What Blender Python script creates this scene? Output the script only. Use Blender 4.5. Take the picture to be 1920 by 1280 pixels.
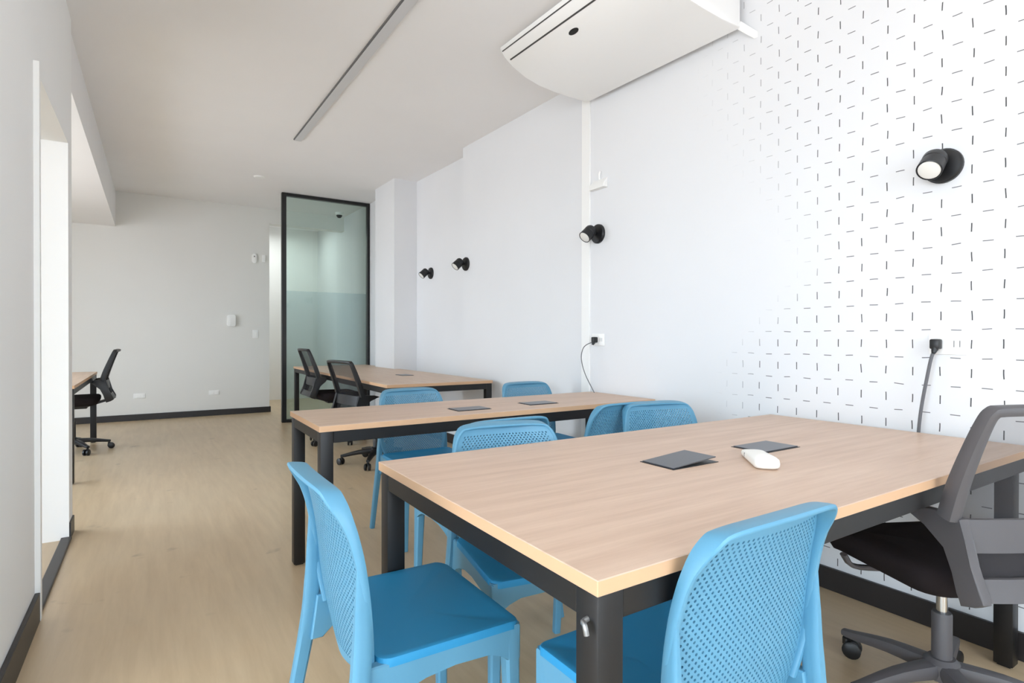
import bpy, bmesh, math, random
from mathutils import Vector, Matrix

for o in list(bpy.data.objects):
    bpy.data.objects.remove(o)
S = bpy.context.scene
C = S.collection
R = math.radians

# ------------------------------------------------------------------ camera
cam_d = bpy.data.cameras.new('camera')
cam_d.lens = 19.736
cam_d.sensor_width = 36.0
cam_d.clip_start = 0.02
cam = bpy.data.objects.new('camera', cam_d)
C.objects.link(cam)
cam.location = (0, 0, 1.0948)
cam.rotation_mode = 'QUATERNION'
q = Matrix.Rotation(R(-32.66), 3, 'Z') @ Matrix.Rotation(R(90 - 0.306), 3, 'X') @ Matrix.Rotation(R(0.077), 3, 'Z')
cam.rotation_quaternion = q.to_quaternion()
S.camera = cam

# ------------------------------------------------------------------ world, light, exposure
w = bpy.data.worlds.new('sky')
S.world = w
w.use_nodes = True
wn = w.node_tree
bg = wn.nodes['Background']
wtc = wn.nodes.new('ShaderNodeTexCoord'); wsp = wn.nodes.new('ShaderNodeSeparateXYZ'); wn.links.new(wtc.outputs['Generated'], wsp.inputs[0])
wmr = wn.nodes.new('ShaderNodeMapRange'); wn.links.new(wsp.outputs['Z'], wmr.inputs['Value'])
wmr.inputs['From Min'].default_value = -.04; wmr.inputs['From Max'].default_value = .04
wmx = wn.nodes.new('ShaderNodeMix'); wmx.data_type = 'RGBA'; wn.links.new(wmr.outputs[0], wmx.inputs['Factor'])
wmx.inputs['A'].default_value = (.62, .65, .70, 1)      # ground and buildings
wmx.inputs['B'].default_value = (.75, .88, 1.0, 1)      # hazy bright sky
wn.links.new(wmx.outputs['Result'], bg.inputs[0])
bg.inputs[1].default_value = 7.0

def portal(name, loc, rot, sx, sy):
    d = bpy.data.lights.new(name, 'AREA')
    d.shape = 'RECTANGLE'; d.size = sx; d.size_y = sy
    d.cycles.is_portal = True
    o = bpy.data.objects.new(name, d); C.objects.link(o)
    o.location = loc; o.rotation_euler = rot
# the daylight comes through the real windows: behind the camera, to its left, and in the alcove
portal('portal_back', (.6, -2.14, 1.4), (R(90), 0, 0), 1.9, 2.1)
portal('portal_left', (-2.38, -.2, 1.28), (R(90), 0, R(-90)), 3.8, 2.4)
portal('portal_alcove', (-2.38, 5.7, 1.35), (R(90), 0, R(-90)), 2.8, 2.3)
d = bpy.data.lights.new('meeting_room_fill', 'AREA'); d.shape = 'RECTANGLE'; d.size = 1.2; d.size_y = .6; d.energy = 11; d.color = (.95, 1, .98)  # added unseen area light, brightens the room behind the glass
o = bpy.data.objects.new('meeting_room_fill', d); C.objects.link(o); o.location = (1.5, 9.9, 2.95)

S.view_settings.view_transform = 'Standard'
S.view_settings.look = 'None'
S.view_settings.gamma = 1.0
S.view_settings.use_curve_mapping = False
S.view_settings.exposure = 0.5
try:
    S.cycles.use_denoising = True
    S.cycles.max_bounces = 12
    S.cycles.diffuse_bounces = 8
    S.cycles.sample_clamp_indirect = 6
except Exception:
    pass

# ------------------------------------------------------------------ materials
def srgb(r, g, b):
    f = lambda c: (c / 12.92 if c <= .04045 else ((c + .055) / 1.055) ** 2.4)
    return (f(r / 255), f(g / 255), f(b / 255), 1)

def mat(name, col, rough=.5, metal=0.0, spec=.5):
    m = bpy.data.materials.new(name); m.use_nodes = True
    b = m.node_tree.nodes['Principled BSDF']
    b.inputs['Base Color'].default_value = col if len(col) == 4 else (*col, 1)
    b.inputs['Roughness'].default_value = rough
    b.inputs['Metallic'].default_value = metal
    b.inputs['Specular IOR Level'].default_value = spec
    return m

class NT:
    """tiny helper for node wiring"""
    def __init__(s, m): s.t = m.node_tree; s.n = s.t.nodes; s.b = s.n['Principled BSDF']
    def new(s, t, **k):
        x = s.n.new(t)
        for a, v in k.items(): setattr(x, a, v)
        return x
    def link(s, a, b): s.t.links.new(a, b)
    def math(s, op, a, b=None, c=None, clamp=False):
        x = s.n.new('ShaderNodeMath'); x.operation = op; x.use_clamp = clamp
        for i, v in enumerate((a, b, c)):
            if v is None: continue
            if isinstance(v, (int, float)): x.inputs[i].default_value = v
            else: s.link(v, x.inputs[i])
        return x.outputs[0]
    def mix(s, fac, a, b):
        x = s.n.new('ShaderNodeMix'); x.data_type = 'RGBA'
        for sock, v in ((x.inputs['Factor'], fac), (x.inputs['A'], a), (x.inputs['B'], b)):
            if isinstance(v, (int, float, tuple)): sock.default_value = v
            else: s.link(v, sock)
        return x.outputs['Result']

def noise(nt, vec, scale, detail=3, rough=.5, dist=0.0):
    n = nt.new('ShaderNodeTexNoise')
    n.inputs['Scale'].default_value = scale; n.inputs['Detail'].default_value = detail
    n.inputs['Roughness'].default_value = rough; n.inputs['Distortion'].default_value = dist
    nt.link(vec, n.inputs['Vector'])
    return n.outputs['Fac']

def paint(name, col, rough=.75, bump=.02, var=.012):
    m = mat(name, col, rough, spec=.25); nt = NT(m)
    g = nt.new('ShaderNodeNewGeometry')
    f = noise(nt, g.outputs['Position'], 1.7, 2)
    dark = tuple(c * (1 - 4 * var) for c in col[:3]) + (1,)
    nt.link(nt.mix(f, dark, col), nt.b.inputs['Base Color'])
    b = nt.new('ShaderNodeBump'); b.inputs['Strength'].default_value = bump; b.inputs['Distance'].default_value = .002
    nt.link(noise(nt, g.outputs['Position'], 160, 2), b.inputs['Height'])
    nt.link(b.outputs[0], nt.b.inputs['Normal'])
    return m

M = {}
M['wall'] = paint('wall_paint', srgb(243, 243, 242))
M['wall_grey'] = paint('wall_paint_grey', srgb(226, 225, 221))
M['ceiling'] = paint('ceiling_paint', srgb(241, 240, 240))
M['white'] = mat('white_plastic', srgb(240, 240, 238), .4)
M['ac_white'] = mat('conditioner_casing', srgb(244, 244, 243), .35)
M['ac_shade'] = mat('conditioner_seam', srgb(70, 70, 70), .5)
M['baseboard'] = mat('black_baseboard', srgb(40, 36, 36), .42)
M['black'] = mat('black_metal', srgb(20, 18, 18), .45)
M['black_plastic'] = mat('black_plastic', srgb(24, 24, 26), .4)
M['grey_plastic_lit'] = mat('dark_grey_plastic_lit', srgb(84, 81, 83), .5)  # foreground chair frame: its bright lighting is put into this lighter colour
M['fabric'] = mat('seat_fabric', srgb(38, 33, 34), .95, spec=.1)
M['chrome'] = mat('chrome', srgb(215, 215, 215), .18, 1.0)
M['alu'] = mat('grey_aluminium', srgb(150, 150, 150), .35, .7)
M['diffuser'] = mat('lamp_diffuser', srgb(205, 206, 208), .5)
M['lens'] = mat('lamp_glass', srgb(232, 231, 226), .2)
M['flap'] = mat('flap_metal', srgb(92, 94, 100), .32, .55)
M['frame_black'] = mat('partition_frame', srgb(20, 20, 20), .4)
M['cable'] = mat('cable_grey', srgb(95, 95, 98), .5)

def right_wall():
    m = paint('dashed_wall_paint', srgb(227, 228, 230)); nt = NT(m)
    base = nt.b.inputs['Base Color'].links[0].from_socket
    g = nt.new('ShaderNodeNewGeometry'); sp = nt.new('ShaderNodeSeparateXYZ'); nt.link(g.outputs['Position'], sp.inputs[0])
    # slight hand wobble of the printed dashes
    wob = nt.math('MULTIPLY', nt.math('SUBTRACT', noise(nt, g.outputs['Position'], 9, 1), .5), .012)
    y = nt.math('ADD', sp.outputs['Y'], wob); z = nt.math('ADD', sp.outputs['Z'], wob)
    PY, PZ = .0935, .1055
    def cell(v, off, p):   # signed distance to the nearest grid line
        a = nt.math('DIVIDE', nt.math('SUBTRACT', v, off), p)
        return nt.math('MULTIPLY', nt.math('SUBTRACT', a, nt.math('ROUND', a)), p)
    col0, row0 = .908, 1.129
    def dash(du, dv, L, T):
        a = nt.math('LESS_THAN', nt.math('ABSOLUTE', du), L); b = nt.math('LESS_THAN', nt.math('ABSOLUTE', dv), T)
        return nt.math('MULTIPLY', a, b)
    vert = dash(cell(z, row0 + PZ / 2, PZ), cell(y, col0, PY), .0165, .0019)
    hori = dash(cell(y, col0 + PY / 2, PY), cell(z, row0, PZ), .0155, .0017)
    ink = nt.math('MAXIMUM', vert, nt.math('MULTIPLY', hori, .85))
    # overexposure painted into the print: dashes fade out where the wall glares
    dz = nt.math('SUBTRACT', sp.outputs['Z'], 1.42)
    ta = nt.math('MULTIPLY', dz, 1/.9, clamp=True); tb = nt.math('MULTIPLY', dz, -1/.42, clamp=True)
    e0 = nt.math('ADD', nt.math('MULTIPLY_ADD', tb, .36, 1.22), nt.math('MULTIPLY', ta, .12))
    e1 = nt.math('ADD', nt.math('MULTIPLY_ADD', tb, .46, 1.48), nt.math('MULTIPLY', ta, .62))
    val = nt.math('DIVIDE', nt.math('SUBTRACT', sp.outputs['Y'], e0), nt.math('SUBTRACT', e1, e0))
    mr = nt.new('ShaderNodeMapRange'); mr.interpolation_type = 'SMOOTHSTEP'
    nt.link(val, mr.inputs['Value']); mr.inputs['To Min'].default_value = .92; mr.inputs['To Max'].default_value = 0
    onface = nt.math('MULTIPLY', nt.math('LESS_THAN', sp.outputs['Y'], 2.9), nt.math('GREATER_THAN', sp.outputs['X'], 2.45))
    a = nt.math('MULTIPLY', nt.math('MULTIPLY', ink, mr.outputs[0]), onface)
    nt.link(nt.mix(a, base, srgb(36, 36, 38)), nt.b.inputs['Base Color'])
    return m
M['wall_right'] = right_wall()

def wood(name, light, dark, axis='X', rough=.42):
    m = mat(name, light, rough); nt = NT(m)
    g = nt.new('ShaderNodeNewGeometry'); mp = nt.new('ShaderNodeMapping'); nt.link(g.outputs['Position'], mp.inputs[0])
    mp.inputs['Scale'].default_value = (1.1, 16, 16) if axis == 'X' else (16, 1.1, 16)
    f = noise(nt, mp.outputs[0], 1.6, 5, .6, .35)
    f2 = noise(nt, mp.outputs[0], 7, 3, .6, .1)
    r = nt.math('ADD', nt.math('MULTIPLY', f, .75), nt.math('MULTIPLY', f2, .25))
    mr = nt.new('ShaderNodeMapRange'); nt.link(r, mr.inputs['Value'])
    mr.inputs['From Min'].default_value = .36; mr.inputs['From Max'].default_value = .66
    nt.link(nt.mix(mr.outputs[0], dark, light), nt.b.inputs['Base Color'])
    bp = nt.new('ShaderNodeBump'); bp.inputs['Strength'].default_value = .06; bp.inputs['Distance'].default_value = .001
    nt.link(f2, bp.inputs['Height']); nt.link(bp.outputs[0], nt.b.inputs['Normal'])
    return m
M['oak'] = wood('oak_laminate', srgb(211, 184, 163), srgb(194, 165, 143), 'X')
M['oak_y'] = wood('oak_laminate_lengthwise', srgb(211, 186, 163), srgb(196, 168, 144), 'Y')
M['oak_edge'] = mat('oak_edge_band', srgb(208, 168, 132), .5)

def floor_mat():
    m = mat('vinyl_floor', srgb(190, 168, 138), .3); nt = NT(m)
    g = nt.new('ShaderNodeNewGeometry'); mp = nt.new('ShaderNodeMapping'); nt.link(g.outputs['Position'], mp.inputs[0])
    mp.inputs['Scale'].default_value = (13, 1.2, 1)
    f = noise(nt, mp.outputs[0], 1.5, 5, .62, .3)
    c = nt.mix(f, srgb(176, 150, 116), srgb(219, 196, 161))
    big = noise(nt, g.outputs['Position'], 1.1, 3, .55, .4)
    mr = nt.new('ShaderNodeMapRange'); nt.link(big, mr.inputs['Value']); mr.inputs['From Min'].default_value = .3; mr.inputs['From Max'].default_value = .7
    c = nt.mix(nt.math('MULTIPLY', mr.outputs[0], .35), c, srgb(190, 178, 156))
    spot = noise(nt, g.outputs['Position'], 4.6, 3, .55, .2)
    ms = nt.new('ShaderNodeMapRange'); nt.link(spot, ms.inputs['Value']); ms.inputs['From Min'].default_value = .66; ms.inputs['From Max'].default_value = .78
    c = nt.mix(nt.math('MULTIPLY', ms.outputs[0], .55, clamp=True), c, srgb(112, 92, 70))
    nt.link(c, nt.b.inputs['Base Color'])
    rr = nt.math('ADD', nt.math('MULTIPLY', big, .2), .24); nt.link(rr, nt.b.inputs['Roughness'])
    return m
M['floor'] = floor_mat()

def blue(name, col, r=.42):
    m = mat(name, col, r); nt = NT(m)
    g = nt.new('ShaderNodeTexCoord'); bp = nt.new('ShaderNodeBump')
    bp.inputs['Strength'].default_value = .08; bp.inputs['Distance'].default_value = .001
    nt.link(noise(nt, g.outputs['Object'], 420, 2), bp.inputs['Height']); nt.link(bp.outputs[0], nt.b.inputs['Normal'])
    return m
M['blue'] = blue('blue_resin', srgb(90, 148, 178))
M['blue_seat'] = blue('blue_resin_seat', srgb(38, 140, 190), .6)

def see_through(name, col, clear, rough=.9, tint=(1, 1, 1, 1)):
    m = mat(name, col, rough, spec=.1); nt = NT(m)
    tr = nt.new('ShaderNodeBsdfTransparent'); tr.inputs[0].default_value = tint
    mx = nt.new('ShaderNodeMixShader'); mx.inputs[0].default_value = clear
    out = nt.n['Material Output']
    nt.link(nt.b.outputs[0], mx.inputs[1]); nt.link(tr.outputs[0], mx.inputs[2]); nt.link(mx.outputs[0], out.inputs[0])
    return m
M['mesh'] = see_through('black_mesh_cloth', srgb(40, 38, 39), .38)
M['mesh_light'] = see_through('grey_mesh_cloth', srgb(70, 68, 70), .55)
def glass():
    m = mat('partition_glass', (1, 1, 1, 1), .03); nt = NT(m)
    tr = nt.new('ShaderNodeBsdfTransparent'); tr.inputs[0].default_value = (.83, .905, .885, 1)
    gl = nt.new('ShaderNodeBsdfGlossy'); gl.inputs['Roughness'].default_value = .03
    fr = nt.new('ShaderNodeFresnel'); fr.inputs[0].default_value = 1.45
    mx = nt.new('ShaderNodeMixShader'); nt.link(fr.outputs[0], mx.inputs[0])
    nt.link(tr.outputs[0], mx.inputs[1]); nt.link(gl.outputs[0], mx.inputs[2])
    nt.link(mx.outputs[0], nt.n['Material Output'].inputs[0])
    return m
M['glass'] = glass()
M['film'] = see_through('frosted_film', srgb(222, 233, 238), .91, .5, (.95, .98, 1, 1))

# ------------------------------------------------------------------ mesh helpers
def finish(name, bm, material, parent=None, smooth=True, angle=35):
    bmesh.ops.recalc_face_normals(bm, faces=bm.faces)
    me = bpy.data.meshes.new(name); bm.to_mesh(me); bm.free()
    mats = material if isinstance(material, (list, tuple)) else [material]
    for x in mats: me.materials.append(x)
    if smooth:
        for p in me.polygons: p.use_smooth = True
        me.set_sharp_from_angle(angle=R(angle))
    o = bpy.data.objects.new(name, me); C.objects.link(o)
    if parent is not None: o.parent = parent
    return o

def box(bm, lo, hi, bevel=0.0, seg=2):
    x0, y0, z0 = lo; x1, y1, z1 = hi
    vs = [bm.verts.new(p) for p in ((x0,y0,z0),(x1,y0,z0),(x1,y1,z0),(x0,y1,z0),(x0,y0,z1),(x1,y0,z1),(x1,y1,z1),(x0,y1,z1))]
    fs = [bm.faces.new([vs[i] for i in f]) for f in ((0,3,2,1),(4,5,6,7),(0,1,5,4),(1,2,6,5),(2,3,7,6),(3,0,4,7))]
    if bevel:
        es = {e for f in fs for e in f.edges}
        bmesh.ops.bevel(bm, geom=list(es), offset=bevel, segments=seg, profile=.5, affect='EDGES')
    return fs

def prism(bm, pts, vec, bevel=0.0, seg=2):
    """closed polygon (3-D points) extruded by vec"""
    v = Vector(vec)
    a = [bm.verts.new(p) for p in pts]; b = [bm.verts.new(Vector(p) + v) for p in pts]
    n = len(pts); fs = [bm.faces.new(a), bm.faces.new(b[::-1])]
    for i in range(n):
        fs.append(bm.faces.new((a[i], a[(i+1) % n], b[(i+1) % n], b[i])))
    if bevel:
        es = set(fs[0].edges) | set(fs[1].edges)
        bmesh.ops.bevel(bm, geom=list(es), offset=bevel, segments=seg, profile=.5, affect='EDGES')

def catmull(ps, n):
    ps = [Vector(p) for p in ps]
    if len(ps) < 3 or n < 2: return ps, [i for i in range(len(ps))]
    out, par = [], []
    for i in range(len(ps) - 1):
        p0 = ps[max(i-1, 0)]; p1 = ps[i]; p2 = ps[i+1]; p3 = ps[min(i+2, len(ps)-1)]
        if i == 0: p0 = 2*p1 - p2
        if i == len(ps)-2: p3 = 2*p2 - p1
        for k in range(n):
            t = k / n
            out.append(.5*((2*p1) + (p2-p0)*t + (2*p0-5*p1+4*p2-p3)*t*t + (3*p1-p0-3*p2+p3)*t**3)); par.append(i+t)
    out.append(ps[-1]); par.append(len(ps)-1)
    return out, par

def sweep(bm, pts, sizes, side, n=4, k=12, sq=3.5):
    """rounded-rectangle section (half sizes a along 'side', b across) swept along pts"""
    P, par = catmull(pts, n)
    def lerp(lst, t):
        i = min(int(t), len(lst)-2) if len(lst) > 1 else 0
        if len(lst) == 1: return lst[0]
        f = t - i
        return tuple(x*(1-f)+y*f for x, y in zip(lst[i], lst[i+1]))
    if not isinstance(sizes, list): sizes = [sizes]*len(pts)
    sides = side if isinstance(side, list) else [side]*len(pts)
    rings = []
    for i, p in enumerate(P):
        t = (P[min(i+1, len(P)-1)] - P[max(i-1, 0)]).normalized()
        s = Vector(lerp(sides, par[i])); s = (s - t*s.dot(t)).normalized(); nn = t.cross(s)
        a, b = lerp(sizes, par[i]); ring = []
        for j in range(k):
            th = 2*math.pi*(j+.5)/k; c, d = math.cos(th), math.sin(th)
            rr = (abs(c)**sq + abs(d)**sq)**(-1/sq)
            ring.append(bm.verts.new(p + s*(a*c*rr) + nn*(b*d*rr)))
        rings.append(ring)
    for r0, r1 in zip(rings, rings[1:]):
        for j in range(k): bm.faces.new((r0[j], r0[(j+1) % k], r1[(j+1) % k], r1[j]))
    bm.faces.new(rings[0]); bm.faces.new(rings[-1][::-1])

def lathe(bm, prof, org, axis, k=24):
    """profile [(radius, height)] around axis from org"""
    ax = Vector(axis).normalized(); o = Vector(org)
    u = ax.orthogonal().normalized(); v = ax.cross(u); rings = []
    for r, h in prof:
        if r < 1e-6: rings.append([bm.verts.new(o + ax*h)])
        else: rings.append([bm.verts.new(o + ax*h + (u*math.cos(2*math.pi*i/k) + v*math.sin(2*math.pi*i/k))*r) for i in range(k)])
    for a, b in zip(rings, rings[1:]):
        if len(a) == 1 and len(b) == 1: continue
        for i in range(k):
            j = (i+1) % k
            if len(a) == 1: bm.faces.new((a[0], b[i], b[j]))
            elif len(b) == 1: bm.faces.new((a[i], b[0], a[j]))
            else: bm.faces.new((a[i], b[i], b[j], a[j]))
    for e in (rings[0], rings[-1]):
        if len(e) > 1: bm.faces.new(e)

def rrect(x0, y0, x1, y1, r, n=6):
    out = []
    for cx, cy, a0 in ((x1-r, y1-r, 0), (x0+r, y1-r, 90), (x0+r, y0+r, 180), (x1-r, y0+r, 270)):
        for i in range(n+1):
            a = R(a0 + 90*i/n); out.append((cx + r*math.cos(a), cy + r*math.sin(a)))
    return out

def thing(name, label, cat, loc=(0, 0, 0), rotz=0.0, group=None):
    o = bpy.data.objects.new(name, None); C.objects.link(o); o.empty_display_size = .1
    o.location = loc; o.rotation_euler = (0, 0, rotz); o['label'] = label; o['category'] = cat
    if group: o['group'] = group
    return o
def tag(o, label, cat, group=None):
    o['label'] = label; o['category'] = cat
    if group: o['group'] = group
    return o
def dup(root, loc, rotz, label):
    r = root.copy(); C.objects.link(r); r.location = loc; r.rotation_euler = (0, 0, rotz); r['label'] = label
    for ch in list(root.children):
        c = ch.copy(); C.objects.link(c); c.parent = r
        for g in ch.children:
            d = g.copy(); C.objects.link(d); d.parent = c
    return r
def struct(name, bm, m, label=None, smooth=False, parent=None):
    o = finish(name, bm, m, parent, smooth)
    o['kind'] = 'structure'
    if label: o['label'] = label
    return o

# ------------------------------------------------------------------ the room
XL, W, FY = -.382, 2.50, 8.97
def ceil_z(y): return 2.79 + .025*y

bm = bmesh.new(); box(bm, (-3.6, -2.4, -.1), (3.2, 11.0, 0)); struct('floor', bm, M['floor'], 'pale tan vinyl floor with wood grain and scuffs')
bm = bmesh.new()
prism(bm, [(-3.6, -2.4, ceil_z(-2.4)), (-3.6, 11, ceil_z(11)), (-3.6, 11, ceil_z(11)+.12), (-3.6, -2.4, ceil_z(-2.4)+.12)], (6.8, 0, 0))
struct('ceiling', bm, M['ceiling'], 'plain white ceiling')

def wall_prism(bm, plan, z0=0.0, z1=None):
    """plan polygon raised to the ceiling (or to z1)"""
    a = [bm.verts.new((x, y, z0)) for x, y in plan]
    b = [bm.verts.new((x, y, (ceil_z(y) if z1 is None else z1))) for x, y in plan]
    n = len(plan); bm.faces.new(a[::-1]); bm.faces.new(b)
    for i in range(n): bm.faces.new((a[i], a[(i+1) % n], b[(i+1) % n], b[i]))

# right wall: printed stretch, plain panel stretch, shallow recess, column, last stretch
bm = bmesh.new()
wall_prism(bm, [(W, -2.3), (W, 4.77), (2.64, 4.77), (2.64, 6.21), (2.36, 6.21), (2.36, 6.865), (2.575, 6.865), (2.575, 10.75), (3.0, 10.75), (3.0, -2.3)])
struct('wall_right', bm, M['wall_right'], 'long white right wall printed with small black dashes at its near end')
bm = bmesh.new(); box(bm, (2.488, 2.915, 0.0), (2.505, 2.998, ceil_z(2.9)), .002, 1)
struct('trim_2', bm, M['white'], 'narrow white vertical cover strip on the right wall')
# far wall, passage side and meeting room beyond the glass
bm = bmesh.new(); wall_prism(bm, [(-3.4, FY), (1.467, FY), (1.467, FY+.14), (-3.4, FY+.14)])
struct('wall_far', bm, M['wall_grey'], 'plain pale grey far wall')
bm = bmesh.new(); wall_prism(bm, [(.2, 10.67), (3.0, 10.67), (3.0, 10.85), (.2, 10.85)])
struct('wall_meeting_room', bm, M['wall'], 'white wall at the back of the glazed room')
bm = bmesh.new(); wall_prism(bm, [(.1, FY+.14), (.25, FY+.14), (.25, 10.8), (.1, 10.8)])
struct('wall_passage', bm, M['wall'])
bm = bmesh.new()
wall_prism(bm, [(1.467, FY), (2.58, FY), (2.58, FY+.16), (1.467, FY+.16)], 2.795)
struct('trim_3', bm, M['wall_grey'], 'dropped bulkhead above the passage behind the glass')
# left wall with the doorway
J0, J1, LZ, WE = 2.835, 3.865, 2.15, 4.02
bm = bmesh.new()
wall_prism(bm, [(XL-.16, 1.95), (XL, 1.95), (XL, J0), (XL-.16, J0)])
wall_prism(bm, [(XL-.16, J0), (XL, J0), (XL, J1), (XL-.16, J1)], LZ)
wall_prism(bm, [(XL-.16, J1), (XL, J1), (XL, WE), (XL-.16, WE)])
struct('wall_left', bm, M['wall'], 'white left wall with an open doorway')
bm = bmesh.new(); prism(bm, [(XL-.01, J0-.030, 0), (XL+.018, J0-.030, 0), (XL+.018, J0, 0), (XL-.01, J0, 0)], (0, 0, LZ+.01), .002, 2)
struct('trim_4', bm, M['white'], 'bright white vertical edge trim of the doorway')
bm = bmesh.new()
prism(bm, [(-.40, WE-.02, 2.55), (-.40, FY, 2.55), (-.40, FY, ceil_z(FY)), (-.40, WE-.02, ceil_z(WE))], (-2.3, 0, 0))
struct('trim_1', bm, M['ceiling'], 'lowered white ceiling beam along the left alcove')
# doorway threshold
bm = bmesh.new(); box(bm, (XL-.035, J0+.002, 0), (XL+.012, J1-.002, .016), .004, 2)
struct('trim_5', bm, M['baseboard'], 'dark threshold strip across the doorway')
# outer left walls (alcove and corridor) and back wall, all with windows behind or beside the camera
def wall_with_hole_x(x, t, y0, y1, h0, h1, z0, z1, top):
    b = bmesh.new()
    box(b, (x-t, y0, 0), (x, y1, z0)); box(b, (x-t, y0, z1), (x, y1, top))
    box(b, (x-t, y0, z0), (x, h0, z1)); box(b, (x-t, h1, z0), (x, y1, z1)); return b
struct('wall_alcove', wall_with_hole_x(-2.4, .14, WE, FY, 4.3, 7.1, .2, 2.5, 3.0), M['wall'])
struct('wall_corridor', wall_with_hole_x(-2.4, .14, -2.3, WE, -2.1, 1.7, .08, 2.48, 2.9), M['wall'])
bm = bmesh.new(); box(bm, (-2.4, WE-.1, 0), (XL-.16, WE, 2.9)); struct('wall_divider', bm, M['wall'])
bm = bmesh.new()
box(bm, (-2.4, -2.3, 0), (2.5, -2.16, .35)); box(bm, (-2.4, -2.3, 2.45), (2.5, -2.16, 2.74))
box(bm, (-2.4, -2.3, .35), (-.35, -2.16, 2.45)); box(bm, (1.55, -2.3, .35), (2.5, -2.16, 2.45))
struct('wall_back', bm, M['wall'])
M['pane'] = see_through('window_pane', (.9, .95, .95, 1), .94, .05)
def window(name, mk, a0, a1, z0, z1, cols):
    root = None
    b = bmesh.new(); f = .045
    for lo, hi in ((a0, a0+f), (a1-f, a1)): box(b, *mk(lo, hi, z0, z1))
    for lo, hi in ((z0, z0+f), (z1-f, z1)): box(b, *mk(a0, a1, lo, hi))
    for i in range(1, cols):
        c = a0 + (a1-a0)*i/cols; box(b, *mk(c-f/2, c+f/2, z0, z1))
    o = struct(name, b, M['frame_black'])
    b = bmesh.new(); lo, hi = mk(a0, a1, z0, z1); k = [(p+q)/2 for p, q in zip(lo, hi)]; ax = 0 if hi[0]-lo[0] < hi[1]-lo[1] else 1
    lo, hi = list(lo), list(hi); lo[ax] = k[ax]-.003; hi[ax] = k[ax]+.003; box(b, lo, hi); finish('pane', b, M['pane'], o, False)
    return o
window('window_1', lambda p, q, r, s: ((-2.52, p, r), (-2.46, q, s)), 4.3, 7.1, .2, 2.5, 3)
window('window_2', lambda p, q, r, s: ((p, -2.26, r), (q, -2.20, s)), -.35, 1.55, .35, 2.45, 3)
window('window_3', lambda p, q, r, s: ((-2.52, p, r), (-2.46, q, s)), -2.1, 1.7, .08, 2.48, 4)

# baseboards
def base(name, plan, h):
    b = bmesh.new(); prism(b, [(x, y, 0) for x, y in plan], (0, 0, h), .002, 1); return struct(name, b, M['baseboard'])
t = .016
base('baseboard_right', [(W-t, -2.1), (W-t, 4.77), (W, 4.77), (W, -2.1)], .096)
base('baseboard_recess', [(2.64-t, 4.77), (2.64-t, 6.21), (2.64, 6.21), (2.64, 4.77)], .096)
base('baseboard_column', [(2.36-t, 6.21-t), (2.36-t, 6.865), (2.36, 6.865), (2.36, 6.21), (2.64-t, 6.21), (2.64-t, 6.21-t)], .096)
base('baseboard_far', [(-2.4, FY-t), (1.467+t, FY-t), (1.467+t, FY+.14), (1.467, FY+.14), (1.467, FY), (-2.4, FY)], .082)
base('baseboard_left', [(XL+t, 1.95), (XL+t, J0-.03), (XL, J0-.03), (XL, 1.95)], .112)
base('baseboard_pillar', [(XL+t*.5, J1), (XL+t*.5, WE+t*.5), (XL-.16, WE+t*.5), (XL-.16, WE), (XL, WE), (XL, J1)], .09)

# glass partition
GY = 7.74
def gz(y=GY): return ceil_z(y)
gp = thing('glass_partition', 'tall black framed glass partition at the far end by the right wall', 'partition', (1.99, GY, 0))
gp_m = Matrix.Translation((-1.99, -GY, 0))
def gpart(name, lo, hi, m, bev=.003):
    b = bmesh.new(); box(b, lo, hi, bev, 1); bmesh.ops.transform(b, matrix=gp_m, verts=b.verts); return finish(name, b, m, gp)
gpart('frame_post', (1.412, GY-.03, 0), (1.468, GY+.03, gz()-.005), M['frame_black'])
gpart('frame_post', (2.535, GY-.03, 0), (2.572, GY+.03, gz()-.005), M['frame_black'])
gpart('frame_rail', (1.468, GY-.03, gz()-.045), (2.535, GY+.03, gz()-.005), M['frame_black'])
gpart('frame_rail', (1.468, GY-.03, 0), (2.535, GY+.03, .04), M['frame_black'])
pane = gpart('glass_pane', (1.466, GY-.005, .038), (2.537, GY+.005, gz()-.043), M['glass'], 0)
fl_ = gpart('frosted_film', (1.468, GY+.0065, .04), (2.535, GY+.0075, 1.715), M['film'], 0)
fl_['label'] = 'frosted film on the lower half'

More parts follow.
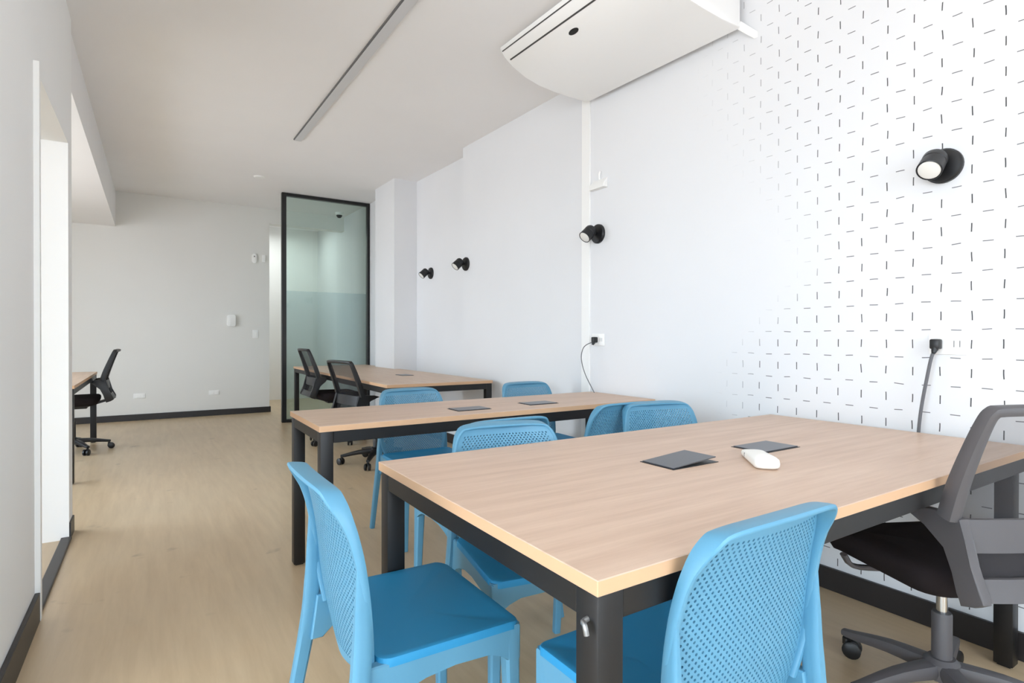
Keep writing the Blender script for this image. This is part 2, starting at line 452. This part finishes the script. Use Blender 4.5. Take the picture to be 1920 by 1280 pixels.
# ------------------------------------------------------------------ tables
def make_table(label, x0, x1, y0, y1, inset_r=0.0, axis='X', flaps=(), rail=.048, legw=.052, T=.74, group='oak topped office tables', hook=False):
    cx, cy = (x0+x1)/2, (y0+y1)/2; hx, hy = (x1-x0)/2, (y1-y0)/2
    tb = thing('office_table', label, 'table', (cx, cy, 0), 0, group)
    th = .025; zt = T - th
    b = bmesh.new(); fs = box(b, (-hx, -hy, zt), (hx, hy, T), .0015, 1)
    for f in b.faces: f.material_index = 1 if abs(f.normal.z) < .5 and f.calc_area() > .005 else 0
    b.normal_update()
    for f in b.faces: f.material_index = 1 if abs(f.normal.z) < .5 else 0
    finish('tabletop', b, [M['oak'] if axis == 'X' else M['oak_y'], M['oak_edge']], tb, False)
    m = .006
    xs = (-hx+m, hx-m-inset_r*.12)
    for sx in (0, 1):
        for sy in (-1, 1):
            x = xs[0] if sx == 0 else xs[1]-legw
            y = -hy+m+(inset_r if sx else 0) if sy < 0 else hy-m-legw
            b = bmesh.new(); box(b, (x, y, .006), (x+legw, y+legw, zt), .003, 2); box(b, (x+.008, y+.008, 0), (x+legw-.008, y+legw-.008, .007))
            lg = finish('leg', b, M['black'], tb)
            if hook and sx == 0 and sy < 0:
                b = bmesh.new()
                sweep(b, [(x-.0, y+.022, .672), (x-.010, y+.022, .670), (x-.013, y+.014, .668), (x-.013, y+.010, .655)], [(.004, .004)]*4, (0, 0, 1), 3, 8)
                finish('bag_hook', b, M['alu'], lg)
    zr = zt-rail
    for y in (-hy+m, hy-m-.03):
        b = bmesh.new(); box(b, (xs[0]+legw, y+.002, zr), (xs[1]-legw, y+.028, zt), .002, 1); finish('rail', b, M['black'], tb)
    for x in (xs[0], xs[1]-.03):
        b = bmesh.new(); box(b, (x+.002, -hy+m+legw, zr), (x+.028, hy-m-legw, zt), .002, 1); finish('rail', b, M['black'], tb)
    for (fx, fy, lx, ly, op) in flaps:
        fx -= cx; fy -= cy
        b = bmesh.new(); box(b, (fx-lx/2, fy-ly/2, T-.004), (fx+lx/2, fy+ly/2, T+.0012), .0008, 1)
        fr = finish('cable_flap', b, M['black_plastic'], tb)
        b = bmesh.new()
        a = Vector((fx-lx/2+.006, fy-ly/2+.006, T+.0014 + (.010 if op else 0)))
        prism(b, [(fx-lx/2+.006, fy-ly/2+.006, T+.0014+(.0 if op else 0)), (fx+lx/2-.006, fy-ly/2+.006, T+.0014+(.012 if op else 0)),
                  (fx+lx/2-.006, fy+ly/2-.006, T+.0014+(.012 if op else 0)), (fx-lx/2+.006, fy+ly/2-.006, T+.0014)], (0, 0, .0025))
        finish('lid', b, M['flap'], fr, False)
    return tb
FX, FYW = .19, .125
make_table('large oak topped table nearest the camera with two cable flaps', .548, 2.452, .622, 1.567, .035, 'X',
           ((1.278, 1.10, FX, FYW, True), (1.694, 1.10, FX, FYW, False)), hook=True)
make_table('narrow oak topped table with black legs in the middle row', .565, 2.482, 2.315, 2.884, .0, 'X',
           ((1.345, 2.495, FX, FYW, False), (1.783, 2.515, FX, FYW, False)))
make_table('far oak topped table running along the wall in front of the glass partition', 1.50, 2.335+.1, 4.10, 7.45, .0, 'Y', ((2.05, 5.12, .12, .19, False),))
make_table('oak topped desk tucked in the left alcove behind the wall end', -1.25, -.488, 5.28, 7.35, .0, 'Y', ())

# ------------------------------------------------------------------ blue resin chairs
BZ = [(.362, .085, -.114), (.375, .120, -.116), (.40, .158, -.119), (.435, .182, -.124), (.475, .192, -.130), (.52, .197, -.136), (.58, .199, -.141), (.64, .196, -.149), (.69, .191, -.159),
      (.725, .185, -.168), (.752, .176, -.176), (.771, .163, -.182), (.783, .147, -.186), (.787, .134, -.188)]
def back_at(z):
    z = max(BZ[0][0], min(BZ[-1][0], z))
    for a, b in zip(BZ, BZ[1:]):
        if z <= b[0]:
            f = (z-a[0])/(b[0]-a[0]); return a[1]*(1-f)+b[1]*f, a[2]*(1-f)+b[2]*f
    return BZ[-1][1], BZ[-1][2]
def back_pt(s, z, off=0.0):
    hw, y = back_at(z)
    return Vector((s*hw, y - .020*(1-s*s) - off, z))

def make_blue_chair(label):
    t = thing('blue_chair', label, 'chair', (0, 0, 0), 0, 'blue moulded plastic chairs around the tables')
    # seat: shallow dished slab with rolled edge
    b = bmesh.new()
    out = rrect(-.207, -.122, .207, .222, .03, 6)
    cx, cy = 0, .01
    def ring(k, z): return [b.verts.new((cx+(x-cx)*k, cy+(y-cy)*k, z - .010*max(0, (y-.14)/.08)**2*k)) for x, y in out]
    rs = [ring(.965, .424), ring(1, .427), ring(1, .440), ring(.992, .4445), ring(.975, .4455), ring(.9, .4425), ring(.6, .437), ring(.3, .435)]
    for r0, r1 in zip(rs, rs[1:]):
        for i in range(len(out)): b.faces.new((r0[i], r0[(i+1) % len(out)], r1[(i+1) % len(out)], r1[i]))
    b.faces.new(rs[0]); b.faces.new(rs[-1])
    finish('seat', b, M['blue_seat'], t, True, 50)
    # aprons under the seat, arched into the legs
    b = bmesh.new()
    for sx in (-1, 1):
        p = [(-.150, .436), (.212, .430), (.215, .35), (.185, .352), (.165, .372), (.135, .384), (.05, .386), (-.02, .380), (-.075, .368), (-.115, .350), (-.135, .325), (-.165, .325)]
        prism(b, [(sx*.2055, y, z) for y, z in p], (-sx*.024, 0, 0), .003, 1)
    p = [(-.205, .428), (.205, .428), (.205, .35), (.172, .352), (.155, .370), (.12, .383), (0, .386), (-.12, .383), (-.155, .370), (-.172, .352), (-.205, .35)]
    prism(b, [(x, .219, z) for x, z in p], (0, -.022, 0), .003, 1)
    p = [(-.19, .430), (.19, .430), (.19, .37), (.12, .385), (0, .388), (-.12, .385), (-.19, .37)]
    prism(b, [(x, -.10, z) for x, z in p], (0, -.016, 0), .003, 1)
    finish('seat_frame', b, M['blue'], t)
    for sx in (-1, 1):
        b = bmesh.new()
        sweep(b, [(sx*.186, .199, .43), (sx*.188, .2, .36), (sx*.192, .203, .2), (sx*.196, .208, 0)], [(.0195, .0205), (.0185, .0195), (.0155, .016), (.0125, .013)], (1, 0, 0), 3, 16, 5)
        finish('leg', b, M['blue'], t)
        b = bmesh.new()
        sweep(b, [(sx*.201, -.160, .66), (sx*.202, -.156, .56), (sx*.203, -.158, .46), (sx*.206, -.168, .36), (sx*.213, -.196, .2), (sx*.222, -.232, 0)],
              [(.003, .006), (.008, .0155), (.0135, .019), (.0145, .019), (.014, .0165), (.0125, .014)], (1, 0, 0), 3, 16, 5)
        finish('leg', b, M['blue'], t)
    # perforated back shell: staggered round holes cut right through
    b = bmesh.new(); z0, z1 = .366, .785; NR, NC, TH, M_ = 56, 28, .0045, .004
    vc = {}
    def V(s, z, off):
        key = (round(s, 5), round(z, 5), off)
        v = vc.get(key)
        if v is None: v = vc[key] = b.verts.new(back_pt(s, z, off))
        return v
    for r in range(NR):
        za, zb = z0+(z1-z0)*r/NR, z0+(z1-z0)*(r+1)/NR; zm = (za+zb)/2; dz = (zb-za)/2
        edges = [-1+2*c/NC for c in range(NC+1)] if r % 2 == 0 else [-1]+[-1+2*(c+.5)/NC for c in range(NC)]+[1]
        for sa, sb in zip(edges, edges[1:]):
            sm = (sa+sb)/2; ds = (sb-sa)/2; hw, _ = back_at(zm)
            oc = [(sa, za), (sm, za), (sb, za), (sb, zm), (sb, zb), (sm, zb), (sa, zb), (sa, zm)]
            solid = abs(sm)*hw > hw-.014 or zm < z0+.02 or zm > z1-.02 or ds*hw < .004
            if solid:
                for off in (0, TH):
                    b.faces.new([V(*p, off) for p in oc])
                continue
            rh = min(.74*dz, .0028); rs_ = rh/hw
            hc = [(sm+rs_*math.cos(R(225+45*i)), zm+rh*math.sin(R(225+45*i))) for i in range(8)]
            hf = [V(*p, 0) for p in hc]; hb = [V(*p, TH) for p in hc]
            of = [V(*p, 0) for p in oc]; ob = [V(*p, TH) for p in oc]
            for i in range(8):
                j = (i+1) % 8
                b.faces.new((of[i], of[j], hf[j], hf[i])); b.faces.new((ob[i], ob[j], hb[j], hb[i])); b.faces.new((hf[i], hf[j], hb[j], hb[i]))
    finish('backrest', b, M['blue'], t, True, 40)
    # rim around the back, deeper at the top where it curls rearwards
    b = bmesh.new(); half = []
    for z, bk in ((.42, .008), (.50, .008), (.57, .008), (.64, .009), (.69, .010), (.725, .012), (.752, .015), (.771, .018), (.783, .020)):
        hw, y = back_at(z); half.append((hw+.003, y-bk, z+.002))
    half += [(.115, -.211, .790), (.07, -.214, .7915)]
    pts = [(-x, y, z) for x, y, z in half] + [(0, -.215, .792)] + half[::-1]
    sz = [(.008, .007), (.009, .0075), (.009, .0075), (.010, .0075), (.011, .0075), (.013, .007), (.017, .0065), (.020, .0065), (.022, .006), (.024, .006), (.0245, .006)]
    sd = [(0, -1, 0)]*5 + [(0, -1, .03), (0, -1, .06), (0, -1, .1), (0, -1, .14), (0, -1, .16), (0, -1, .16)]
    sweep(b, pts, sz+[(.0245, .006)]+sz[::-1], sd+[(0, -1, .16)]+sd[::-1], 3, 14, 4)
    finish('back_rim', b, M['blue'], t)
    return t

blue0 = make_blue_chair('blue plastic chair at the left end of the nearest table, back to the aisle')
blue0.location = (.505, 1.295, 0); blue0.rotation_euler = (0, 0, R(-90))
spots = [
    (.900, .770, 0, 'blue plastic chair in the foreground with dotted perforated back toward the camera'),
    (1.01, 1.48, 180-10, 'front left blue chair facing the camera across the nearest table'),
    (1.955, 1.655, 180-12, 'pale blue chair at the far side of the nearest table, closest to the dashed wall'),
    (1.865, 2.13, 0, 'dark blue shaded chair back between the two tables, partly behind the pale chair'),
    (1.13, 1.985, 0, 'blue chair hidden behind another chair, only its top rim showing below the middle table'),
    (1.29, 2.93, 180, 'blue chair beyond the left half of the middle table, in front of the far table'),
    (2.15, 2.98, 180, 'blue chair beyond the right half of the middle table, against the white wall'),
]
for x, y, a, lab in spots:
    dup(blue0, (x, y, 0), R(a), lab)

# ------------------------------------------------------------------ office chairs
def make_office_chair(label, loc, rotz, lift=0.0, grey=False, spin=0.0, lean=0.0, BS=-.05, tip=1.0):
    t = thing('office_chair', label, 'chair', loc, rotz, 'mesh backed office chairs')
    fm = M['grey_plastic_lit'] if grey else M['black_plastic']; L = lift
    # cushion
    b = bmesh.new(); out = rrect(-.235, -.215, .235, .245, .075, 6)
    def ring(k, z): return [b.verts.new((x*k, .015+(y-.015)*k, z - .02*max(0, (y-.12)/.12)**2)) for x, y in out]
    rs = [ring(.80, .405+L), ring(.93, .415+L), ring(.985, .44+L), ring(1, .462+L), ring(.985, .48+L), ring(.94, .489+L), ring(.6, .484+L), ring(.25, .482+L)]
    for r0, r1 in zip(rs, rs[1:]):
        for i in range(len(out)): b.faces.new((r0[i], r0[(i+1) % len(out)], r1[(i+1) % len(out)], r1[i]))
    b.faces.new(rs[0]); b.faces.new(rs[-1]); finish('seat', b, M['fabric'], t, True, 60)
    # mechanism, lever
    b = bmesh.new(); box(b, (-.07, -.12, .37+L), (.07, .10, .41+L), .01, 2)
    mech = finish('tilt_mechanism', b, M['black_plastic'], t)
    b = bmesh.new(); sweep(b, [(-.06, .06, .385+L), (-.16, .07, .385+L), (-.235, .075, .395+L), (-.262, .078, .43+L)], [(.008, .008), (.008, .008), (.012, .007), (.014, .007)], (0, 1, 0), 3, 10)
    finish('tilt_lever', b, fm, mech)
    # back: upper frame, mesh, side brackets, bands
    HW = .222
    def yb(z):  # rear curve of the upper back (local z above the seat)
        return BS - .195 - .10*max(0, (z-.16)/.29)**1.15 - lean*(z-.16)
    zt, zb = .445, .165
    def P(s, z, d=0.0): return (s*(HW - .012*max(0, (z-.3)/.145)), yb(z)-.022*(1-s*s)-d, .48+L+z)
    b = bmesh.new()
    pts = [P(-1, zb), P(-1, .25), P(-1, .34), P(-1, .415), P(-.972, .440), P(-.88, zt+.001), P(-.4, zt+.004), P(0, zt+.005)]
    pts = pts + [(-p[0], p[1], p[2]) for p in pts[-2::-1]]
    sz = [(.023, .019), (.022, .018), (.019, .016), (.017, .014), (.016, .013), (.016, .012), (.016, .012), (.016, .012)]
    sweep(b, pts, sz+sz[-2::-1], (0, 1, .2), 4, 12, 4)
    finish('back_frame', b, fm, t)
    b = bmesh.new(); NS, NZ = 10, 10; g = []
    for k in range(NZ+1):
        z = zb-.01 + (zt-zb+.008)*k/NZ
        g.append([b.verts.new(P(-.965+1.93*i/NS, z, .002)) for i in range(NS+1)])
    for k in range(NZ):
        for i in range(NS): b.faces.new((g[k][i], g[k][i+1], g[k+1][i+1], g[k+1][i]))
    finish('back_mesh', b, M['mesh_light'] if grey else M['mesh'], t)
    for sx in (-1, 1):
        b = bmesh.new()
        p = [(-.055, .150), (-.10, .165), (-.175, .172), (-.225, .168), (-.232, .12), (-.252, .06), (-.282, -.005), (-.285, -.03), (-.262, -.055), (-.225, -.075), (-.215, -.03), (-.205, .03), (-.180, .085), (-.145, .125), (-.10, .142)]
        prism(b, [(sx*(HW-.004), y+BS if y < -.15 else -.15+(y+.15)*tip+BS*.5, .48+L+(z if z > 0 else z*.62)) for y, z in p], (-sx*.026, 0, 0), .004, 2)
        finish('back_bracket', b, fm, t)
    def band(name, za, zc, ya, yc, m, th=.012):
        b = bmesh.new(); g = []
        for f in (0, 1):
            for d in (0, th):
                g.append([b.verts.new((-.205+.41*i/12, (ya if f == 0 else yc) + BS - .018*(1-((i-6)/6)**2) - d, .48+L+(za if f == 0 else zc))) for i in range(13)])
        for i in range(12):
            b.faces.new((g[0][i], g[0][i+1], g[2][i+1], g[2][i])); b.faces.new((g[1][i], g[1][i+1], g[3][i+1], g[3][i]))
            b.faces.new((g[0][i], g[0][i+1], g[1][i+1], g[1][i])); b.faces.new((g[2][i], g[2][i+1], g[3][i+1], g[3][i]))
        for i in (0, 12): b.faces.new((g[0][i], g[1][i], g[3][i], g[2][i]))
        return finish(name, b, m, t)
    band('lumbar_band', .085, .165, -.215, -.205, fm)
    band('lower_mesh', .02, .085, -.228, -.214, M['mesh_light'] if grey else M['mesh'], .004)
    band('lower_band', -.018, .030, -.262, -.238, fm)
    b = bmesh.new(); prism(b, [(-.05, -.255+BS, .465+L), (.05, -.255+BS, .465+L), (.05, -.10, .40+L), (-.05, -.10, .40+L)], (0, 0, -.022), .004, 1)
    finish('back_carrier', b, fm, t)
    # gas column and five star base
    b = bmesh.new(); lathe(b, [(.026, .10), (.026, .27+L*.5), (.024, .275+L*.5)], (0, 0, 0), (0, 0, 1)); finish('column_sleeve', b, fm, t)
    b = bmesh.new(); lathe(b, [(.0145, .27+L*.5), (.0145, .38+L)], (0, 0, 0), (0, 0, 1)); finish('gas_column', b, M['chrome'], t)
    b = bmesh.new(); lathe(b, [(.030, .072), (.046, .082), (.046, .128), (.034, .14)], (0, 0, 0), (0, 0, 1)); finish('hub', b, fm, t)
    for i in range(5):
        a = R(72*i)+spin; d = Vector((math.cos(a), math.sin(a), 0)); sd = Vector((-d.y, d.x, 0))
        b = bmesh.new()
        sweep(b, [d*.03+Vector((0, 0, .106)), d*.15+Vector((0, 0, .100)), d*.27+Vector((0, 0, .079)), d*.30+Vector((0, 0, .077))], [(.026, .024), (.022, .019), (.016, .013), (.013, .010)], sd, 3, 12, 4)
        lg = finish('base_leg', b, fm, t)
        b = bmesh.new(); c = d*.288
        ca = a + 1.1 + i*.9; wd = Vector((math.cos(ca), math.sin(ca), 0)); e = Vector((-wd.y, wd.x, 0))
        lathe(b, [(.007, .03), (.007, .07)], c, (0, 0, 1), 10)
        cc = c + e*.016
        for s in (-1, 1):
            lathe(b, [(.020, .006*s), (.0285, .009*s), (.0285, .022*s), (.022, .026*s)], (cc.x, cc.y, .0285), wd, 18)
        box(b, (c.x-.011, c.y-.011, .035), (c.x+.011, c.y+.011, .064), .004, 1)
        finish('caster', b, M['black_plastic'], lg)
    return t
make_office_chair('brightly lit grey framed mesh office chair in the right foreground tucked under the nearest table', (2.0, .72, 0), R(-26), 0.0, True, R(39))
make_office_chair('black mesh office chair at the corner of the far table, nearer of the pair', (1.66, 4.81, 0), R(-80), -.03, False, R(30))
make_office_chair('black mesh office chair farther along the far table, in front of the glass', (1.65, 6.0, 0), R(-90), .05, False, R(10), tip=.1)
make_office_chair('black mesh office chair at the alcove desk on the left', (-.645, 6.80, 0), R(90), .045, False, R(-8), tip=.1)

# ------------------------------------------------------------------ air conditioner
ac = thing('air_conditioner', 'large white air conditioner hung under the ceiling at the right wall', 'air conditioner', (2.2, 2.35, 2.70))
off = Vector((2.2, 2.35, 2.70))
ya, yz = 1.735, 2.90
b = bmesh.new()
prof = [(2.45, 2.673), (2.3, 2.674), (2.17, 2.681), (2.057, 2.692), (1.955, 2.716), (1.857, 2.757), (1.80, 2.798), (1.771, 2.836), (1.770, 2.847), (1.785, 2.853), (2.45, 2.853)]
prism(b, [(x-off.x, yz-off.y, z-off.z) for x, z in prof], (0, ya-yz, -.042), .006, 2)
finish('casing', b, M['ac_white'], ac, True, 40)
def dz_(y): return -.03605*(yz-y)
def seam(xa, za, xb, zb, y0, y1):
    b = bmesh.new(); dx, dz = xb-xa, zb-za; l = math.hypot(dx, dz); nx, nz = dz/l, -dx/l
    if nz > 0: nx, nz = -nx, -nz
    prism(b, [(xa-off.x, y1-off.y, za-off.z+dz_(y1)), (xb-off.x, y1-off.y, zb-off.z+dz_(y1)), (xb+nx*.0015-off.x, y1-off.y, zb+nz*.0015-off.z+dz_(y1)), (xa+nx*.0015-off.x, y1-off.y, za+nz*.0015-off.z+dz_(y1))], (0, y0-y1, dz_(y0)-dz_(y1)))
    return finish('louvre_seam', b, M['ac_shade'], ac, False)
seam(1.778, 2.8268, 1.782, 2.8215, ya+.03, yz-.012)
seam(1.822, 2.7822, 1.829, 2.7771, ya+.03, yz-.03)
b = bmesh.new()
lathe(b, [(.001, -.0015), (.026, -.0015), (.026, .004), (.001, .004)], (0, 0, 0), (0, 0, 1), 24)
bmesh.ops.transform(b, matrix=Matrix.Translation((1.886-off.x, 2.34-off.y, 2.7448+dz_(2.34)-off.z)) @ Matrix.Rotation(math.atan2(.041, .098), 4, 'Y') @ Matrix.Diagonal((.62, 1.45, 1, 1)), verts=b.verts)
bd = finish('oval_badge', b, M['black_plastic'], ac)
b = bmesh.new(); prism(b, [(2.445-off.x, 1.735-off.y, 2.636-off.z), (2.499-off.x, 1.67-off.y, 2.572-off.z), (2.499-off.x, 1.67-off.y, 2.60-off.z), (2.455-off.x, 1.735-off.y, 2.668-off.z)], (0, .025, 0), .003, 1)
finish('pipe_cover', b, M['ac_white'], ac)

# ------------------------------------------------------------------ ceiling fittings
lt = thing('linear_light', 'long slim recessed light strip on the ceiling', 'ceiling light', (1.13, 4.1, ceil_z(4.1)))
tilt = math.atan(.025)
lt.rotation_euler = (tilt, 0, 0)
b = bmesh.new(); box(b, (-.034, -1.6, -.012), (.034, 1.335, .0), .001, 1); finish('housing', b, mat('light_housing', srgb(95, 95, 96), .5), lt)
b = bmesh.new(); box(b, (-.026, -1.59, -.014), (.034, 1.325, -.011), .001, 1); finish('diffuser', b, M['diffuser'], lt)
b = bmesh.new(); lathe(b, [(.06, 0), (.06, -.005), (.05, -.014), (.02, -.016), (0, -.016)], (1.048, 7.07, ceil_z(7.07)), (0, 0, 1)); tag(finish('smoke_detector', b, M['white'], None), 'small round white smoke detector on the ceiling', 'smoke detector')
dc = thing('dome_camera', 'small white dome camera under the ceiling behind the glass', 'camera', (2.40, 8.62, ceil_z(8.62)))
b = bmesh.new(); lathe(b, [(.06, 0), (.06, -.025), (.05, -.04)], (0, 0, 0), (0, 0, 1)); finish('housing', b, M['white'], dc)
b = bmesh.new(); lathe(b, [(.045, -.04), (.04, -.06), (.025, -.078), (0, -.085)], (0, 0, 0), (0, 0, 1)); finish('dome', b, M['black_plastic'], dc)

# ------------------------------------------------------------------ wall spotlights
def spot(label, x, y, z, d=(-.76, -.03, -.68)):
    t = thing('wall_spotlight', label, 'spotlight', (x, y, z), 0, 'black spotlights on the right wall')
    b = bmesh.new(); lathe(b, [(.064, 0), (.064, -.012), (.058, -.020), (.018, -.024)], (0, 0, 0), (1, 0, 0), 32); finish('wall_plate', b, M['black_plastic'], t)
    b = bmesh.new(); sweep(b, [(-.015, 0, 0), (-.035, 0, .002), (-.06, 0, 0)], [(.011, .011)]*3, (0, 1, 0), 2, 12, 2)
    finish('swivel_arm', b, M['black_plastic'], t)
    dv = Vector(d).normalized(); o = Vector((-.062, .004, .018))
    b = bmesh.new(); lathe(b, [(.020, -.018), (.034, -.012), (.040, .0), (.040, .022), (.037, .026), (.040, .03), (.041, .078), (.038, .080), (.036, .072), (.0, .072)], o, dv, 28)
    hd = finish('lamp_head', b, M['black_plastic'], t)
    b = bmesh.new(); lathe(b, [(.0355, .0715), (.0355, .0775), (.03, .0795), (0, .081)], o, dv, 28); finish('lens', b, M['lens'], hd)
    return t
spot('black spotlight on the dashed part of the wall, nearest the camera', W, .902, 1.742)
spot('black spotlight beside the narrow white strip of the wall', W-.0, 2.835, 1.790)
spot('second farthest black spotlight, on the edge of the wall recess', W, 4.70, 1.797)
spot('farthest black spotlight, inside the wall recess', 2.64, 5.80, 1.825)

# ------------------------------------------------------------------ sockets, plugs, cables on the right wall
def socket(label, y, z):
    t = thing('wall_socket', label, 'socket', (W, y, z), 0, 'power sockets on the right wall')
    b = bmesh.new(); box(b, (-.008, -.06, -.04), (0, .06, .04), .003, 2); finish('cover_plate', b, M['white'], t)
    b = bmesh.new()
    for yy in (-.03, .03):
        for dy in (-.009, .009): box(b, (-.0088, yy+dy-.0012, -.012), (-.0078, yy+dy+.0012, .012))
    finish('socket_slots', b, M['cable'], t, False)
socket('white power socket on the dashed wall with a black plug in it', .885, 1.077)
socket('white power socket near the narrow strip with a black plug in it', 2.83, 1.087)
def cable(label, plug, pts, r):
    t = thing('power_cable', label, 'cable', plug, 0)
    p0 = Vector(plug)
    b = bmesh.new(); box(b, (-.034, -.016, -.02), (-.0, .016, .018), .006, 2); lathe(b, [(.012, 0), (.007, .018)], (-.024, 0, -.018), (-.5, .1, -1), 10)
    finish('plug', b, M['black_plastic'], t)
    b = bmesh.new(); q = [Vector(p)-p0 for p in pts]; sweep(b, q, [(r, r)]*len(q), (1, 0, .1), 6, 8, 2)
    finish('cord', b, M['cable'], t)
cable('dark power cable hanging from the dashed wall to the nearest table', (W-.0085, .915, 1.077),
      [(2.478, .912, 1.062), (2.468, .925, 1.03), (2.463, .938, .95), (2.462, .955, .84), (2.463, .965, .74), (2.466, .968, .64), (2.475, .96, .52)], .0058)
cable('thin power cable curving from the wall to the middle table', (W-.0085, 2.845, 1.088),
      [(2.478, 2.846, 1.07), (2.44, 2.862, 1.062), (2.40, 2.872, 1.03), (2.385, 2.872, .96), (2.40, 2.85, .86), (2.435, 2.80, .741), ], .0030)
ws = thing('motion_sensor', 'small white angled sensor high on the right wall beside the strip', 'sensor', (W, 2.82, 2.10))
b = bmesh.new(); prism(b, [(0, -.075, .05), (0, -.075, -.018), (-.04, -.075, -.018), (-.034, -.075, .01)], (0, .15, 0), .004, 1); finish('casing', b, M['white'], ws)
b = bmesh.new(); sweep(b, [(-.006, 0, .045), (-.010, .0, .075), (-.006, -.008, .10)], [(.008, .006)]*3, (0, 1, 0), 2, 8); finish('bracket', b, M['white'], ws)

# ------------------------------------------------------------------ far wall fittings
def plate(name, label, cat, x, z, hw, hh, d=.012, r=.01, group=None, part=None):
    t = thing(name, label, cat, (x, FY, z), 0, group)
    b = bmesh.new(); prism(b, [(px, 0, pz) for px, pz in rrect(-hw, -hh, hw, hh, r, 4)], (0, -d, 0), min(.003, r*.4), 2); finish('cover_plate', b, M['white'], t)
    if part:
        b = bmesh.new()
        for (ax, az, bx, bz) in part[1]: box(b, (ax, -d-.003, az), (bx, -d+.001, bz), .0008, 1)
        finish(part[0], b, part[2], t)
    return t
plate('wall_sensor', 'small white oval sensor high on the far wall', 'sensor', 1.26, 2.26, .032, .068, .03, .031, None, ('sensor_eye', [(-.008, .02, .008, .036)], M['cable']))
plate('junction_box', 'pale grey small box beside the oval sensor', 'box', 1.39, 2.27, .022, .05, .02, .006)
plate('wall_intercom', 'white rounded wall phone on the far wall', 'intercom', .955, 1.345, .055, .083, .05, .03, None, ('handset', [(-.030, -.06, -.002, .06)], M['white']))
plate('light_switch', 'white light switch plate right of the wall phone', 'switch', 1.275, 1.155, .038, .062, .010, .006, None, ('rocker', [(-.016, -.034, .016, .034)], M['white']))
for x, lab in ((-.146, 'left white double socket low on the far wall'), (.735, 'right white double socket low on the far wall')):
    plate('floor_socket', lab, 'socket', x, .323, .066, .034, .010, .008, 'low sockets on the far wall', ('socket_faces', [(-.05, -.02, -.008, .02), (.008, -.02, .05, .02)], M['cable'] if False else M['white']))

# ------------------------------------------------------------------ remote on the nearest table
rc = thing('remote_control', 'white handheld remote lying on the nearest table by the cable flap', 'remote', (1.468, .972, .7418), math.atan2(-.18, -.17))
b = bmesh.new(); out = rrect(-.105, -.033, .105, .033, .024, 6)
def rring(k, z): return [b.verts.new((x*k if abs(x) < .2 else x, y*k, z*(1.0 + .55*max(0, x/.105)))) for x, y in out]
rs = [rring(.9, .0), rring(.99, .004), rring(1, .010), rring(.96, .0165), rring(.82, .0195), rring(.4, .0205)]
for r0, r1 in zip(rs, rs[1:]):
    for i in range(len(out)): b.faces.new((r0[i], r0[(i+1) % len(out)], r1[(i+1) % len(out)], r1[i]))
b.faces.new(rs[0]); b.faces.new(rs[-1]); finish('shell', b, mat('remote_plastic', srgb(244, 243, 238), .35), rc, True, 60)
b = bmesh.new(); box(b, (-.042, -.0334, .006), (-.039, .0334, .0172), .0004, 1); finish('seam', b, M['cable'], rc, False)
